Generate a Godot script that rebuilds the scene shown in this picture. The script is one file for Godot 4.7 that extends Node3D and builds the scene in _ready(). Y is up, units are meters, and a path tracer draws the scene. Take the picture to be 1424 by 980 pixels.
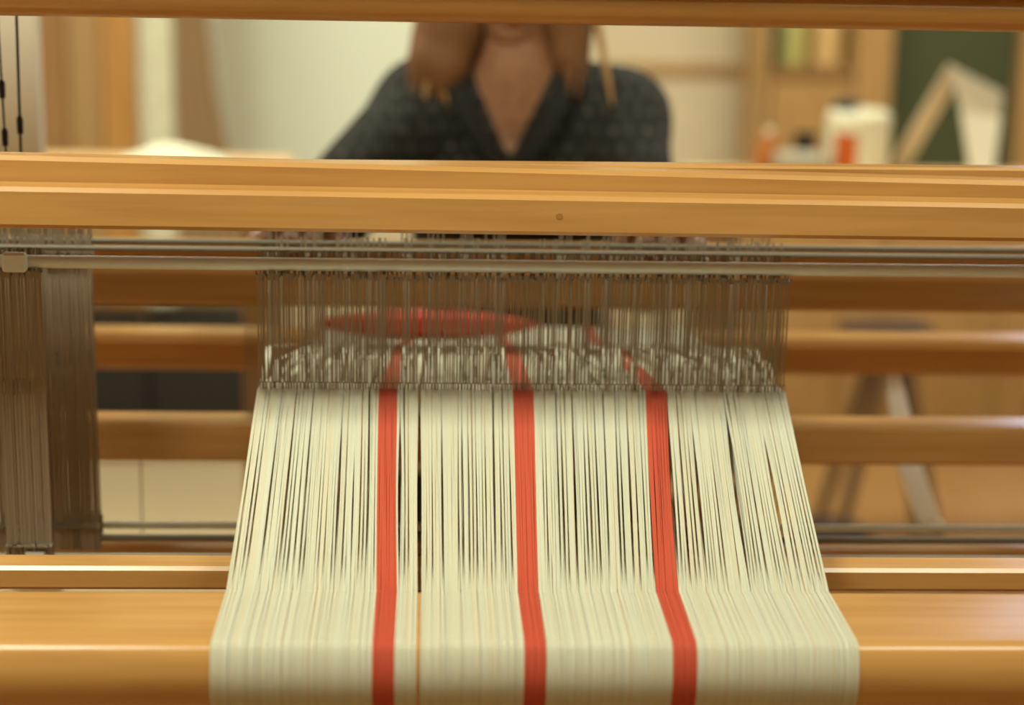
extends Node3D
# A wooden floor loom seen from behind its back beam, over the warp and the shafts, with the weaver beyond.
# World: x right along the loom, y up, z towards the camera. V(x, h, d): d is the distance in front of the camera position.

# ---------------------------------------------------------------- small helpers
var used := {}
var mats := {}
var rng := RandomNumberGenerator.new()

func V(x: float, h: float, d: float) -> Vector3:
	return Vector3(x, h, -d)

func numbered(called: String) -> String:
	var n: int = used.get(called, 0)
	used[called] = n + 1
	return called if n == 0 else "%s_%03d" % [called, n]

func tag(o: Node, label: String, category: String, group := "") -> Node:
	o.set_meta("label", label)
	o.set_meta("category", category)
	if group != "":
		o.set_meta("group", group)
	return o

func thing(called: String, label: String, category: String, at := Vector3.ZERO, group := "") -> Node3D:
	var o := Node3D.new()
	o.name = numbered(called)
	add_child(o)
	o.position = at
	tag(o, label, category, group)
	return o

# one mesh as a part of a thing (points given in world space unless the thing sits elsewhere)
func part(called: String, mesh: Mesh, mat: Material, parent: Node, at := Vector3.ZERO) -> MeshInstance3D:
	var m := MeshInstance3D.new()
	m.name = called
	m.mesh = mesh
	m.material_override = mat
	m.position = at
	m.cast_shadow = GeometryInstance3D.SHADOW_CASTING_SETTING_ON
	parent.add_child(m, true)
	return m

func struct(called: String, mesh: Mesh, mat: Material, at := Vector3.ZERO, parent: Node = self) -> MeshInstance3D:
	var m := part(called, mesh, mat, parent, at)
	if parent == self:
		m.set_meta("kind", "structure")
	return m

# ---------------------------------------------------------------- mesh builder
class B:
	var v := PackedVector3Array()
	var n := PackedVector3Array()
	var i := PackedInt32Array()
	func add(p: Vector3, q: Vector3) -> int:
		v.append(p)
		n.append(q)
		return v.size() - 1
	func tri(a: int, b: int, c: int) -> void:
		var f := (v[c] - v[a]).cross(v[b] - v[a])
		if f.dot(n[a] + n[b] + n[c]) < 0.0:
			i.append_array(PackedInt32Array([a, c, b]))
		else:
			i.append_array(PackedInt32Array([a, b, c]))
	func quad(a: int, b: int, c: int, d: int) -> void:
		tri(a, b, c)
		tri(a, c, d)
	func flat4(a: Vector3, b: Vector3, c: Vector3, d: Vector3, nn: Vector3) -> void:
		quad(add(a, nn), add(b, nn), add(c, nn), add(d, nn))
	func flat3(a: Vector3, b: Vector3, c: Vector3, nn: Vector3) -> void:
		tri(add(a, nn), add(b, nn), add(c, nn))
	# chamfered box
	func box(c: Vector3, s: Vector3, bev := 0.0) -> void:
		var h := s * 0.5
		var e := minf(bev, minf(h.x, minf(h.y, h.z)) * 0.9)
		for ax in 3:
			var u := (ax + 1) % 3
			var w := (ax + 2) % 3
			for sg in [-1.0, 1.0]:
				var nn := Vector3.ZERO
				nn[ax] = sg
				var ps := []
				for k in [[-1, -1], [1, -1], [1, 1], [-1, 1]]:
					var p := Vector3.ZERO
					p[ax] = sg * h[ax]
					p[u] = k[0] * (h[u] - e)
					p[w] = k[1] * (h[w] - e)
					ps.append(c + p)
				flat4(ps[0], ps[1], ps[2], ps[3], nn)
			if e <= 0.0:
				continue
			for su in [-1.0, 1.0]:
				for sw in [-1.0, 1.0]:
					var nn2 := Vector3.ZERO
					nn2[u] = su
					nn2[w] = sw
					nn2 = nn2.normalized()
					var a := Vector3.ZERO
					a[u] = su * h[u]
					a[w] = sw * (h[w] - e)
					var b := Vector3.ZERO
					b[u] = su * (h[u] - e)
					b[w] = sw * h[w]
					var x := Vector3.ZERO
					x[ax] = h[ax] - e
					flat4(c + a - x, c + a + x, c + b + x, c + b - x, nn2)
		if e > 0.0:
			for sx in [-1.0, 1.0]:
				for sy in [-1.0, 1.0]:
					for sz in [-1.0, 1.0]:
						var q := Vector3(sx, sy, sz)
						flat3(c + q * Vector3(h.x, h.y - e, h.z - e), c + q * Vector3(h.x - e, h.y, h.z - e), c + q * Vector3(h.x - e, h.y - e, h.z), q.normalized())
	# sweep of an ellipse along a path; rx / ry are half width (along side) and half thickness, one per point
	func sweep(path: PackedVector3Array, rx: PackedFloat32Array, ry: PackedFloat32Array, side: Vector3, segs := 8, caps := true) -> void:
		var m := path.size()
		var start := v.size()
		for k in m:
			var t := (path[mini(k + 1, m - 1)] - path[maxi(k - 1, 0)]).normalized()
			var s := (side - t * side.dot(t)).normalized()
			var up := s.cross(t).normalized()
			for j in segs:
				var a := TAU * j / segs
				v.append(path[k] + s * cos(a) * rx[k] + up * sin(a) * ry[k])
				n.append((s * cos(a) / maxf(rx[k], 1e-5) + up * sin(a) / maxf(ry[k], 1e-5)).normalized())
		for k in m - 1:
			for j in segs:
				var a2 := start + k * segs + j
				var b2 := start + k * segs + (j + 1) % segs
				quad(a2, b2, b2 + segs, a2 + segs)
		if caps:
			for e in [0, m - 1]:
				var t2 := (path[0] - path[1]).normalized() if e == 0 else (path[m - 1] - path[m - 2]).normalized()
				var c0 := add(path[e], t2)
				var ring := []
				for j in segs:
					ring.append(add(v[start + e * segs + j], t2))
				for j in segs:
					tri(c0, ring[j], ring[(j + 1) % segs])
	func tube(a: Vector3, b: Vector3, r0: float, r1: float, segs := 10) -> void:
		var side := Vector3.RIGHT if absf((b - a).normalized().x) < 0.8 else Vector3.UP
		sweep(PackedVector3Array([a, b]), PackedFloat32Array([r0, r1]), PackedFloat32Array([r0, r1]), side, segs)
	# lathe round the vertical axis through c; prof holds (radius, height)
	func lathe(c: Vector3, prof: Array, segs := 24) -> void:
		for k in prof.size() - 1:
			var p: Vector2 = prof[k]
			var q: Vector2 = prof[k + 1]
			var d := (q - p)
			if d.length() < 1e-6:
				continue
			var nn := Vector2(d.y, -d.x).normalized()
			for j in segs:
				var a := TAU * j / segs
				var b := TAU * (j + 1) / segs
				var ca := Vector3(cos(a), 0, sin(a))
				var cb := Vector3(cos(b), 0, sin(b))
				var na := ca * nn.x + Vector3.UP * nn.y
				var nb := cb * nn.x + Vector3.UP * nn.y
				quad(add(c + ca * p.x + Vector3.UP * p.y, na), add(c + cb * p.x + Vector3.UP * p.y, nb), add(c + cb * q.x + Vector3.UP * q.y, nb), add(c + ca * q.x + Vector3.UP * q.y, na))
	# a profile of (d, h) points, closed, extruded from x0 to x1; smooth where neighbours turn little
	func prism(prof: PackedVector2Array, x0: float, x1: float) -> void:
		var m := prof.size()
		var area := 0.0
		for k in m:
			area += prof[k].cross(prof[(k + 1) % m])
		var sg := signf(area)
		var en := []
		for k in m:
			var d := (prof[(k + 1) % m] - prof[k]).normalized()
			en.append(Vector2(d.y, -d.x) * sg)
		for k in m:
			var p := prof[k]
			var q := prof[(k + 1) % m]
			var n0: Vector2 = en[k]
			var n1: Vector2 = en[k]
			var before: Vector2 = en[(k - 1 + m) % m]
			var after: Vector2 = en[(k + 1) % m]
			if n0.dot(before) > 0.86:
				n0 = (n0 + before).normalized()
			if n1.dot(after) > 0.86:
				n1 = (n1 + after).normalized()
			quad(add(Vector3(x0, p.y, -p.x), Vector3(0, n0.y, -n0.x)), add(Vector3(x1, p.y, -p.x), Vector3(0, n0.y, -n0.x)), add(Vector3(x1, q.y, -q.x), Vector3(0, n1.y, -n1.x)), add(Vector3(x0, q.y, -q.x), Vector3(0, n1.y, -n1.x)))
		var t := Geometry2D.triangulate_polygon(prof)
		for k in range(0, t.size(), 3):
			for x in [x0, x1]:
				var nn := Vector3(-1 if x == x0 else 1, 0, 0)
				var c := []
				for j in 3:
					var g := prof[t[k + j]]
					c.append(add(Vector3(x, g.y, -g.x), nn))
				tri(c[0], c[1], c[2])
	func mesh() -> ArrayMesh:
		var a := []
		a.resize(Mesh.ARRAY_MAX)
		a[Mesh.ARRAY_VERTEX] = v
		a[Mesh.ARRAY_NORMAL] = n
		a[Mesh.ARRAY_INDEX] = i
		var am := ArrayMesh.new()
		am.add_surface_from_arrays(Mesh.PRIMITIVE_TRIANGLES, a)
		return am

func box_mesh(c: Vector3, s: Vector3, bev := 0.003) -> ArrayMesh:
	var b := B.new()
	b.box(c, s, bev)
	return b.mesh()

# a beam along x given by its near face d0, far face d1, bottom h0 and top h1
func beam(x0: float, x1: float, d0: float, d1: float, h0: float, h1: float, bev := 0.004) -> ArrayMesh:
	return box_mesh(V((x0 + x1) / 2, (h0 + h1) / 2, (d0 + d1) / 2), Vector3(x1 - x0, h1 - h0, d1 - d0), bev)

# the same with slightly unlevel top and bottom edges (heights at x = 0 and their rise per metre)
func unlevel_beam(x0: float, x1: float, d0: float, d1: float, low: Vector2, top: Vector2, bev: float) -> ArrayMesh:
	var b := B.new()
	b.box(V((x0 + x1) / 2, (low.x + top.x) / 2, (d0 + d1) / 2), Vector3(x1 - x0, top.x - low.x, d1 - d0), bev)
	for k in b.v.size():
		var p := b.v[k]
		p.y += p.x * (top.y if p.y > (low.x + top.x) / 2 else low.y)
		b.v[k] = p
	return b.mesh()

# ---------------------------------------------------------------- distance-field figures
class SDF:
	var bones := []      # [a, b, ra, rb, flatten axis scale Vector3]
	var k := 0.03
	var cut: Callable
	func bone(a: Vector3, b: Vector3, ra: float, rb: float, sc := Vector3.ONE) -> void:
		bones.append([a, b, ra, rb, sc])
	func chain(pts: Array, rs: Array) -> void:
		for j in pts.size() - 1:
			bone(pts[j], pts[j + 1], rs[j], rs[j + 1])
	func eval(p: Vector3) -> float:
		var d := 1e3
		for o in bones:
			var sc: Vector3 = o[4]
			var a: Vector3 = o[0]
			var ab: Vector3 = (o[1] - a) * sc
			var ap := (p - a) * sc
			var t := clampf(ap.dot(ab) / maxf(ab.length_squared(), 1e-9), 0.0, 1.0)
			var q: float = (ap - ab * t).length() - lerpf(o[2], o[3], t)
			if q > d + k:
				continue
			var hh := clampf(0.5 + 0.5 * (d - q) / k, 0.0, 1.0)
			d = lerpf(d, q, hh) - k * hh * (1.0 - hh)
		if cut.is_valid():
			d = cut.call(p, d)
		return d
	func into(bd: B, cell: float) -> void:
		# cells near the bones only
		var field := {}
		var cells := {}
		for o in bones:
			var r: float = maxf(o[2], o[3]) / minf(o[4].x, minf(o[4].y, o[4].z)) + cell * 2.0
			var lo: Vector3 = (o[0].min(o[1]) - Vector3.ONE * r) / cell
			var hi: Vector3 = (o[0].max(o[1]) + Vector3.ONE * r) / cell
			var st := 4
			for x in range(floori(lo.x / st), ceili(hi.x / st) + 1):
				for y in range(floori(lo.y / st), ceili(hi.y / st) + 1):
					for z in range(floori(lo.z / st), ceili(hi.z / st) + 1):
						var key := Vector3i(x, y, z)
						if cells.has(key):
							continue
						var c := (Vector3(key) * st + Vector3.ONE * st * 0.5) * cell
						cells[key] = absf(eval(c)) < cell * st * 1.6
		var idx := {}
		var off := [Vector3i(0, 0, 0), Vector3i(1, 0, 0), Vector3i(0, 1, 0), Vector3i(1, 1, 0), Vector3i(0, 0, 1), Vector3i(1, 0, 1), Vector3i(0, 1, 1), Vector3i(1, 1, 1)]
		var ed := [[0, 1], [2, 3], [4, 5], [6, 7], [0, 2], [1, 3], [4, 6], [5, 7], [0, 4], [1, 5], [2, 6], [3, 7]]
		for block in cells:
			if not cells[block]:
				continue
			for x in 4:
				for y in 4:
					for z in 4:
						var g: Vector3i = block * 4 + Vector3i(x, y, z)
						var val := []
						var neg := 0
						for q in off:
							var w: Vector3i = g + q
							if not field.has(w):
								field[w] = eval(Vector3(w) * cell)
							var f: float = field[w]
							val.append(f)
							if f < 0.0:
								neg += 1
						if neg == 0 or neg == 8:
							continue
						var s := Vector3.ZERO
						var m := 0
						for e in ed:
							var fa: float = val[e[0]]
							var fb: float = val[e[1]]
							if (fa < 0.0) != (fb < 0.0):
								s += Vector3(off[e[0]]).lerp(Vector3(off[e[1]]), fa / (fa - fb))
								m += 1
						var p := (Vector3(g) + s / m) * cell
						var h := cell * 0.5
						var nn := Vector3(eval(p + Vector3(h, 0, 0)) - eval(p - Vector3(h, 0, 0)), eval(p + Vector3(0, h, 0)) - eval(p - Vector3(0, h, 0)), eval(p + Vector3(0, 0, h)) - eval(p - Vector3(0, 0, h))).normalized()
						idx[g] = bd.add(p, nn)
		for g in idx:
			for ax in 3:
				var a := Vector3i.ZERO
				a[ax] = 1
				var u := Vector3i.ZERO
				u[(ax + 1) % 3] = 1
				var w2 := Vector3i.ZERO
				w2[(ax + 2) % 3] = 1
				var f0: float = field[g]
				var f1: float = field[g + a]
				if (f0 < 0.0) == (f1 < 0.0):
					continue
				if idx.has(g - u) and idx.has(g - w2) and idx.has(g - u - w2):
					bd.quad(idx[g], idx[g - u], idx[g - u - w2], idx[g - w2])

# ---------------------------------------------------------------- materials
func ramp(cols: Array, pos: Array) -> Gradient:
	var g := Gradient.new()
	g.colors = PackedColorArray(cols)
	g.offsets = PackedFloat32Array(pos)
	return g

func noise_tex(freq: float, octaves: int, g: Gradient, sd: int, normal := false, bump := 4.0, size := 512) -> NoiseTexture2D:
	var f := FastNoiseLite.new()
	f.seed = sd
	f.noise_type = FastNoiseLite.TYPE_SIMPLEX_SMOOTH
	f.frequency = freq
	f.fractal_octaves = octaves
	var t := NoiseTexture2D.new()
	t.width = size
	t.height = size
	t.seamless = true
	t.noise = f
	if g:
		t.color_ramp = g
	t.as_normal_map = normal
	t.bump_strength = bump
	return t

func plain(called: String, c: Color, rough := 0.6, metal := 0.0, spec := 0.5) -> StandardMaterial3D:
	var m := StandardMaterial3D.new()
	m.albedo_color = c
	m.roughness = rough
	m.metallic = metal
	m.metallic_specular = spec
	mats[called] = m
	return m

func wood(called: String, c: Color, tex: Texture2D, scale: Vector3, rough := 0.38) -> StandardMaterial3D:
	var m := plain(called, c, rough)
	m.albedo_texture = tex
	m.uv1_triplanar = true
	m.uv1_world_triplanar = true
	m.uv1_scale = scale
	return m

func textured(called: String, c: Color, tex: Texture2D, scale: float, rough := 0.8) -> StandardMaterial3D:
	var m := plain(called, c, rough)
	m.albedo_texture = tex
	m.uv1_triplanar = true
	m.uv1_world_triplanar = true
	m.uv1_scale = Vector3.ONE * scale
	return m

func make_materials() -> void:
	var grain := noise_tex(0.012, 4, ramp([Color(0.93, 0.91, 0.89), Color(0.97, 0.965, 0.955), Color(1, 1, 1)], [0.2, 0.5, 0.8]), 3)
	var soft := noise_tex(0.01, 3, ramp([Color(0.9, 0.9, 0.89), Color(1, 1, 1)], [0.25, 0.75]), 9)
	var faint := noise_tex(0.01, 3, ramp([Color(0.97, 0.97, 0.965), Color(1, 1, 1)], [0.25, 0.75]), 19)
	var fine := noise_tex(0.15, 2, ramp([Color(0.82, 0.82, 0.82), Color(1, 1, 1)], [0.3, 0.7]), 12)
	wood("beech", Color(0.77, 0.58, 0.34), grain, Vector3(0.5, 9, 9), 0.26)
	wood("beech_upright", Color(0.79, 0.60, 0.36), grain, Vector3(9, 0.5, 9), 0.4)
	wood("oak_cupboard", Color(0.72, 0.57, 0.37), grain, Vector3(5, 0.4, 5), 0.5)
	wood("brown_wood", Color(0.60, 0.45, 0.29), grain, Vector3(5, 0.4, 5), 0.5)
	wood("honey_wood", Color(0.72, 0.53, 0.30), grain, Vector3(5, 0.4, 5), 0.45)
	wood("floor_wood", Color(0.68, 0.51, 0.31), grain, Vector3(4, 4, 0.35), 0.55)
	textured("wall_paint", Color(0.86, 0.81, 0.70), faint, 0.7, 0.9)
	textured("white_board", Color(0.93, 0.95, 0.88), soft, 0.7, 0.5)
	plain("board_paint", Color(0.92, 0.945, 0.885), 0.5)
	textured("ceiling_paint", Color(0.88, 0.86, 0.8), soft, 0.7, 0.9)
	textured("white_yarn", Color(0.87, 0.87, 0.79), fine, 60.0, 0.85)
	textured("white_yarn_cool", Color(0.85, 0.85, 0.77), fine, 60.0, 0.85)
	textured("white_yarn_warm", Color(0.87, 0.85, 0.75), fine, 60.0, 0.85)
	textured("red_yarn", Color(0.82, 0.33, 0.22), fine, 60.0, 0.8)
	textured("red_shuttle", Color(0.92, 0.30, 0.22), soft, 8.0, 0.4)
	textured("white_fabric", Color(0.90, 0.89, 0.80), soft, 5.0, 0.9)
	textured("curtain", Color(0.68, 0.56, 0.42), fine, 12.0, 0.95)
	textured("skin", Color(0.60, 0.425, 0.305), soft, 9.0, 0.5)
	mats.skin.subsurf_scatter_enabled = true
	mats.skin.subsurf_scatter_strength = 0.12
	plain("lip", Color(0.66, 0.33, 0.28), 0.45)
	plain("eye_white", Color(0.9, 0.88, 0.85), 0.2)
	plain("iris", Color(0.2, 0.13, 0.08), 0.2)
	plain("hair", Color(0.43, 0.28, 0.14), 0.7)
	plain("hair_light", Color(0.66, 0.50, 0.30), 0.45)
	# dark shirt with a scatter of small paler dots
	var im := Image.create(256, 256, false, Image.FORMAT_RGB8)
	im.fill(Color(0.085, 0.083, 0.075))
	for a in 8:
		for b in 8:
			var cx := a * 32 + (16 if b % 2 else 0) + rng.randi_range(-4, 4)
			var cy := b * 32 + 16 + rng.randi_range(-4, 4)
			for x in range(-6, 7):
				for y in range(-6, 7):
					if x * x + y * y < 30:
						im.set_pixel(posmod(cx + x, 256), posmod(cy + y, 256), Color(0.31, 0.305, 0.27))
	textured("shirt", Color(1, 1, 1), ImageTexture.create_from_image(im), 5.6, 0.9)
	plain("shirt_collar", Color(0.085, 0.082, 0.075), 0.9)
	plain("trousers", Color(0.12, 0.12, 0.14), 0.9)
	plain("shoe", Color(0.08, 0.07, 0.07), 0.6)
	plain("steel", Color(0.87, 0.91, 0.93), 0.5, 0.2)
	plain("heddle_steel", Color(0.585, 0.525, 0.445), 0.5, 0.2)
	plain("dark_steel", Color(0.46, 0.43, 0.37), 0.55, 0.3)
	plain("cord_dark", Color(0.13, 0.10, 0.08), 0.9)
	plain("cord_white", Color(0.96, 0.95, 0.90), 0.9)
	plain("cord_tan", Color(0.45, 0.38, 0.28), 0.9)
	mats.cord_white.backlight_enabled = true
	mats.cord_white.backlight = Color(0.9, 0.9, 0.9)
	plain("black_plastic", Color(0.04, 0.04, 0.04), 0.4)
	plain("white_paint", Color(0.86, 0.84, 0.78), 0.5)
	plain("white_plastic", Color(0.86, 0.84, 0.74), 0.4)
	plain("orange_label", Color(0.74, 0.34, 0.07), 0.5)
	plain("orange_yarn", Color(0.64, 0.38, 0.16), 0.9)
	plain("chalk_green", Color(0.27, 0.29, 0.18), 0.7)
	plain("dark_green", Color(0.17, 0.20, 0.12), 0.6)
	plain("jar_yellow", Color(0.78, 0.76, 0.48), 0.3)
	plain("jar_tan", Color(0.84, 0.70, 0.48), 0.4)
	plain("paper", Color(0.86, 0.83, 0.75), 0.8)
	plain("grey_card", Color(0.62, 0.59, 0.52), 0.7)
	plain("crate_dark", Color(0.13, 0.11, 0.09), 0.8)
	plain("stool_dark", Color(0.44, 0.35, 0.27), 0.6)
	plain("table_top", Color(0.80, 0.66, 0.48), 0.5)
	plain("pale_door", Color(0.64, 0.51, 0.34), 0.5)
	plain("mat_beige", Color(0.68, 0.61, 0.49), 0.95)
	plain("knot_wood", Color(0.64, 0.44, 0.23), 0.5)
	plain("purple_grey", Color(0.30, 0.24, 0.24), 0.8)
	var gl := plain("glass", Color(0.9, 0.95, 0.95, 0.08), 0.03)
	gl.transparency = BaseMaterial3D.TRANSPARENCY_ALPHA
	var lamp := plain("lamp_glow", Color(1, 0.96, 0.86), 0.6)
	lamp.emission_enabled = true
	lamp.emission = Color(1, 0.95, 0.82)
	lamp.emission_energy_multiplier = 1.6

func _ready() -> void:
	rng.seed = 77
	# ------------------------------------------------ camera, sky, lights
	var cam := Camera3D.new()
	cam.name = "camera"
	cam.position = Vector3(-0.07, 1.29, 0)
	cam.rotation_order = EULER_ORDER_YXZ
	cam.rotation = Vector3(deg_to_rad(-13.8), deg_to_rad(-2.67), deg_to_rad(1.1))
	cam.near = 0.05
	cam.far = 60.0
	var ca := CameraAttributesPhysical.new()
	ca.frustum_focal_length = 63.67
	ca.frustum_focus_distance = 1.545
	ca.exposure_aperture = 2.2
	ca.exposure_multiplier = 1.0
	cam.attributes = ca
	cam.keep_aspect = Camera3D.KEEP_HEIGHT
	cam.fov = rad_to_deg(2.0 * atan(490.0 / 2600.0))
	add_child(cam)
	cam.current = true

	var we := WorldEnvironment.new()
	we.name = "world_environment"
	var env := Environment.new()
	var sky := Sky.new()
	var sm := ProceduralSkyMaterial.new()
	sm.sky_top_color = Color(0.55, 0.66, 0.85)
	sm.sky_horizon_color = Color(0.86, 0.9, 0.95)
	sm.ground_bottom_color = Color(0.35, 0.34, 0.3)
	sm.ground_horizon_color = Color(0.7, 0.7, 0.68)
	sm.sky_energy_multiplier = 3.5
	sm.ground_energy_multiplier = 1.0
	sky.sky_material = sm
	env.background_mode = Environment.BG_SKY
	env.sky = sky
	env.tonemap_mode = Environment.TONE_MAPPER_LINEAR
	env.tonemap_exposure = 0.93
	env.sdfgi_enabled = true
	env.ssao_enabled = true
	env.ssil_enabled = true
	we.environment = env
	add_child(we)
	make_materials()

	# ceiling light panels: [x, d, energy]
	for q in [[-0.9, 0.75, 5.2], [0.9, 0.75, 2.6], [-0.9, 3.2, 4.7], [0.9, 3.2, 3.8]]:
		ceiling_light(q[0], q[1], q[2])

	build_room()
	build_loom()
	build_shafts()
	build_beater()
	build_warp()
	build_cloth()
	build_person()
	build_background()

func ceiling_light(x: float, d: float, energy: float) -> void:
	var where := "left" if x < 0 else "right"
	var t := thing("ceiling_light", "square ceiling light panel above the %s, %s side, out of the frame" % ["camera" if d < 1 else "weaver", where], "ceiling light", V(x, 2.7, d))
	var b := B.new()
	for s in [-1, 1]:
		b.box(Vector3(s * 0.31, -0.02, 0), Vector3(0.02, 0.04, 0.64), 0.003)
		b.box(Vector3(0, -0.02, s * 0.31), Vector3(0.6, 0.04, 0.02), 0.003)
	part("frame", b.mesh(), mats.white_paint, t)
	part("diffuser", box_mesh(Vector3(0, -0.015, 0), Vector3(0.598, 0.01, 0.598), 0.0), mats.lamp_glow, t)
	var l := AreaLight3D.new()
	l.name = "panel_light"
	l.area_size = Vector2(0.58, 0.58)
	l.light_color = Color(0.97, 0.98, 0.88)
	l.light_energy = energy
	l.area_range = 12.0
	l.area_attenuation = 2.0
	l.shadow_enabled = true
	l.rotation = Vector3(-PI / 2, 0, 0)
	l.position = Vector3(0, -0.03, 0)
	t.add_child(l)

# ---------------------------------------------------------------- the room
func build_room() -> void:
	var x0 := -2.6
	var x1 := 2.6
	var d0 := -3.6
	var d1 := 4.8
	struct("floor", beam(x0 - 0.1, x1 + 0.1, d0 - 0.1, d1 + 0.1, -0.1, 0.0, 0.0), mats.floor_wood)
	struct("ceiling", beam(x0 - 0.1, x1 + 0.1, d0 - 0.1, d1 + 0.1, 2.7, 2.8, 0.0), mats.ceiling_paint)
	struct("wall_left", box_mesh(V(x0 - 0.05, 1.35, (d0 + d1) / 2), Vector3(0.1, 2.7, d1 - d0 + 0.2), 0.0), mats.wall_paint)
	struct("wall_right", box_mesh(V(x1 + 0.05, 1.35, (d0 + d1) / 2), Vector3(0.1, 2.7, d1 - d0 + 0.2), 0.0), mats.wall_paint)
	struct("wall_front", beam(x0, x1, d0 - 0.1, d0, 0, 2.7, 0.0), mats.wall_paint)
	# back wall with a high window at the right
	var wx0 := 1.54
	var wx1 := 2.3
	var wh0 := 1.40
	var wh1 := 2.45
	var b := B.new()
	b.box(V((x0 + wx0) / 2, 1.35, d1 + 0.05), Vector3(wx0 - x0, 2.7, 0.1))
	b.box(V((wx1 + x1) / 2, 1.35, d1 + 0.05), Vector3(x1 - wx1, 2.7, 0.1))
	b.box(V((wx0 + wx1) / 2, wh0 / 2, d1 + 0.05), Vector3(wx1 - wx0, wh0, 0.1))
	b.box(V((wx0 + wx1) / 2, (wh1 + 2.7) / 2, d1 + 0.05), Vector3(wx1 - wx0, 2.7 - wh1, 0.1))
	struct("wall_back", b.mesh(), mats.wall_paint)
	var w := B.new()
	for s in [0.0, 0.5, 1.0]:
		w.box(V(lerpf(wx0 + 0.02, wx1 - 0.02, s), (wh0 + wh1) / 2, d1 + 0.03), Vector3(0.04, wh1 - wh0, 0.05), 0.004)
	for s in [0.0, 1.0]:
		w.box(V((wx0 + wx1) / 2, lerpf(wh0 + 0.02, wh1 - 0.02, s), d1 + 0.03), Vector3(wx1 - wx0, 0.04, 0.05), 0.004)
	var win := struct("window_1", w.mesh(), mats.white_paint)
	for s in 2:
		var half := (wx1 - wx0) / 2
		part("pane", box_mesh(V(wx0 + half * (s + 0.5), (wh0 + wh1) / 2, d1 + 0.035), Vector3(half - 0.03, wh1 - wh0 - 0.06, 0.004), 0.0), mats.glass, win)
	# chair rail along the bare stretch of wall between the weaver and the cupboard
	struct("trim_1", beam(0.36, 0.74, d1 - 0.012, d1, 0.845, 0.875, 0.004), mats.oak_cupboard)

# ---------------------------------------------------------------- the loom frame
const LX := 0.70
const BTOP := 0.762        # flat top of the back beam
const BNEAR := 1.265       # its near and far edges (d)
const BFAR := 1.370
const BR := 0.040          # radius of its rounded noses

func beam_profile(extra := 0.0) -> PackedVector2Array:
	# near edge, down round the near nose, underneath, up round the far nose to the far edge
	var p := PackedVector2Array()
	var a0 := deg_to_rad(50)
	var top := BTOP + extra
	var r := BR + extra
	var cn := Vector2(BNEAR + BR * sin(a0), BTOP - BR * cos(a0))
	var cf := Vector2(BFAR - BR * sin(a0), BTOP - BR * cos(a0))
	for k in 6:        # the eased near edge, from the flat top to the nose
		var t := k / 5.0
		var mid := Vector2(BNEAR - extra * 0.5, top)
		var nose := cn + Vector2(-sin(a0 + 0.14), cos(a0 + 0.14)) * r
		p.append(Vector2(BNEAR + 0.008, top).lerp(mid, t).lerp(mid.lerp(nose, t), t))
	for k in range(1, 23):
		var a := lerpf(a0 + 0.14, PI, k / 22.0)
		p.append(cn + Vector2(-sin(a), cos(a)) * r)
	for k in range(0, 22):
		var a := lerpf(PI, a0 + 0.14, k / 22.0)
		p.append(cf + Vector2(sin(a), cos(a)) * r)
	for k in 6:
		var t := k / 5.0
		var mid := Vector2(BFAR + extra * 0.5, top)
		var nose := cf + Vector2(sin(a0 + 0.14), cos(a0 + 0.14)) * r
		p.append(nose.lerp(mid, t).lerp(mid.lerp(Vector2(BFAR - 0.008, top), t), t))
	return p

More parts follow.
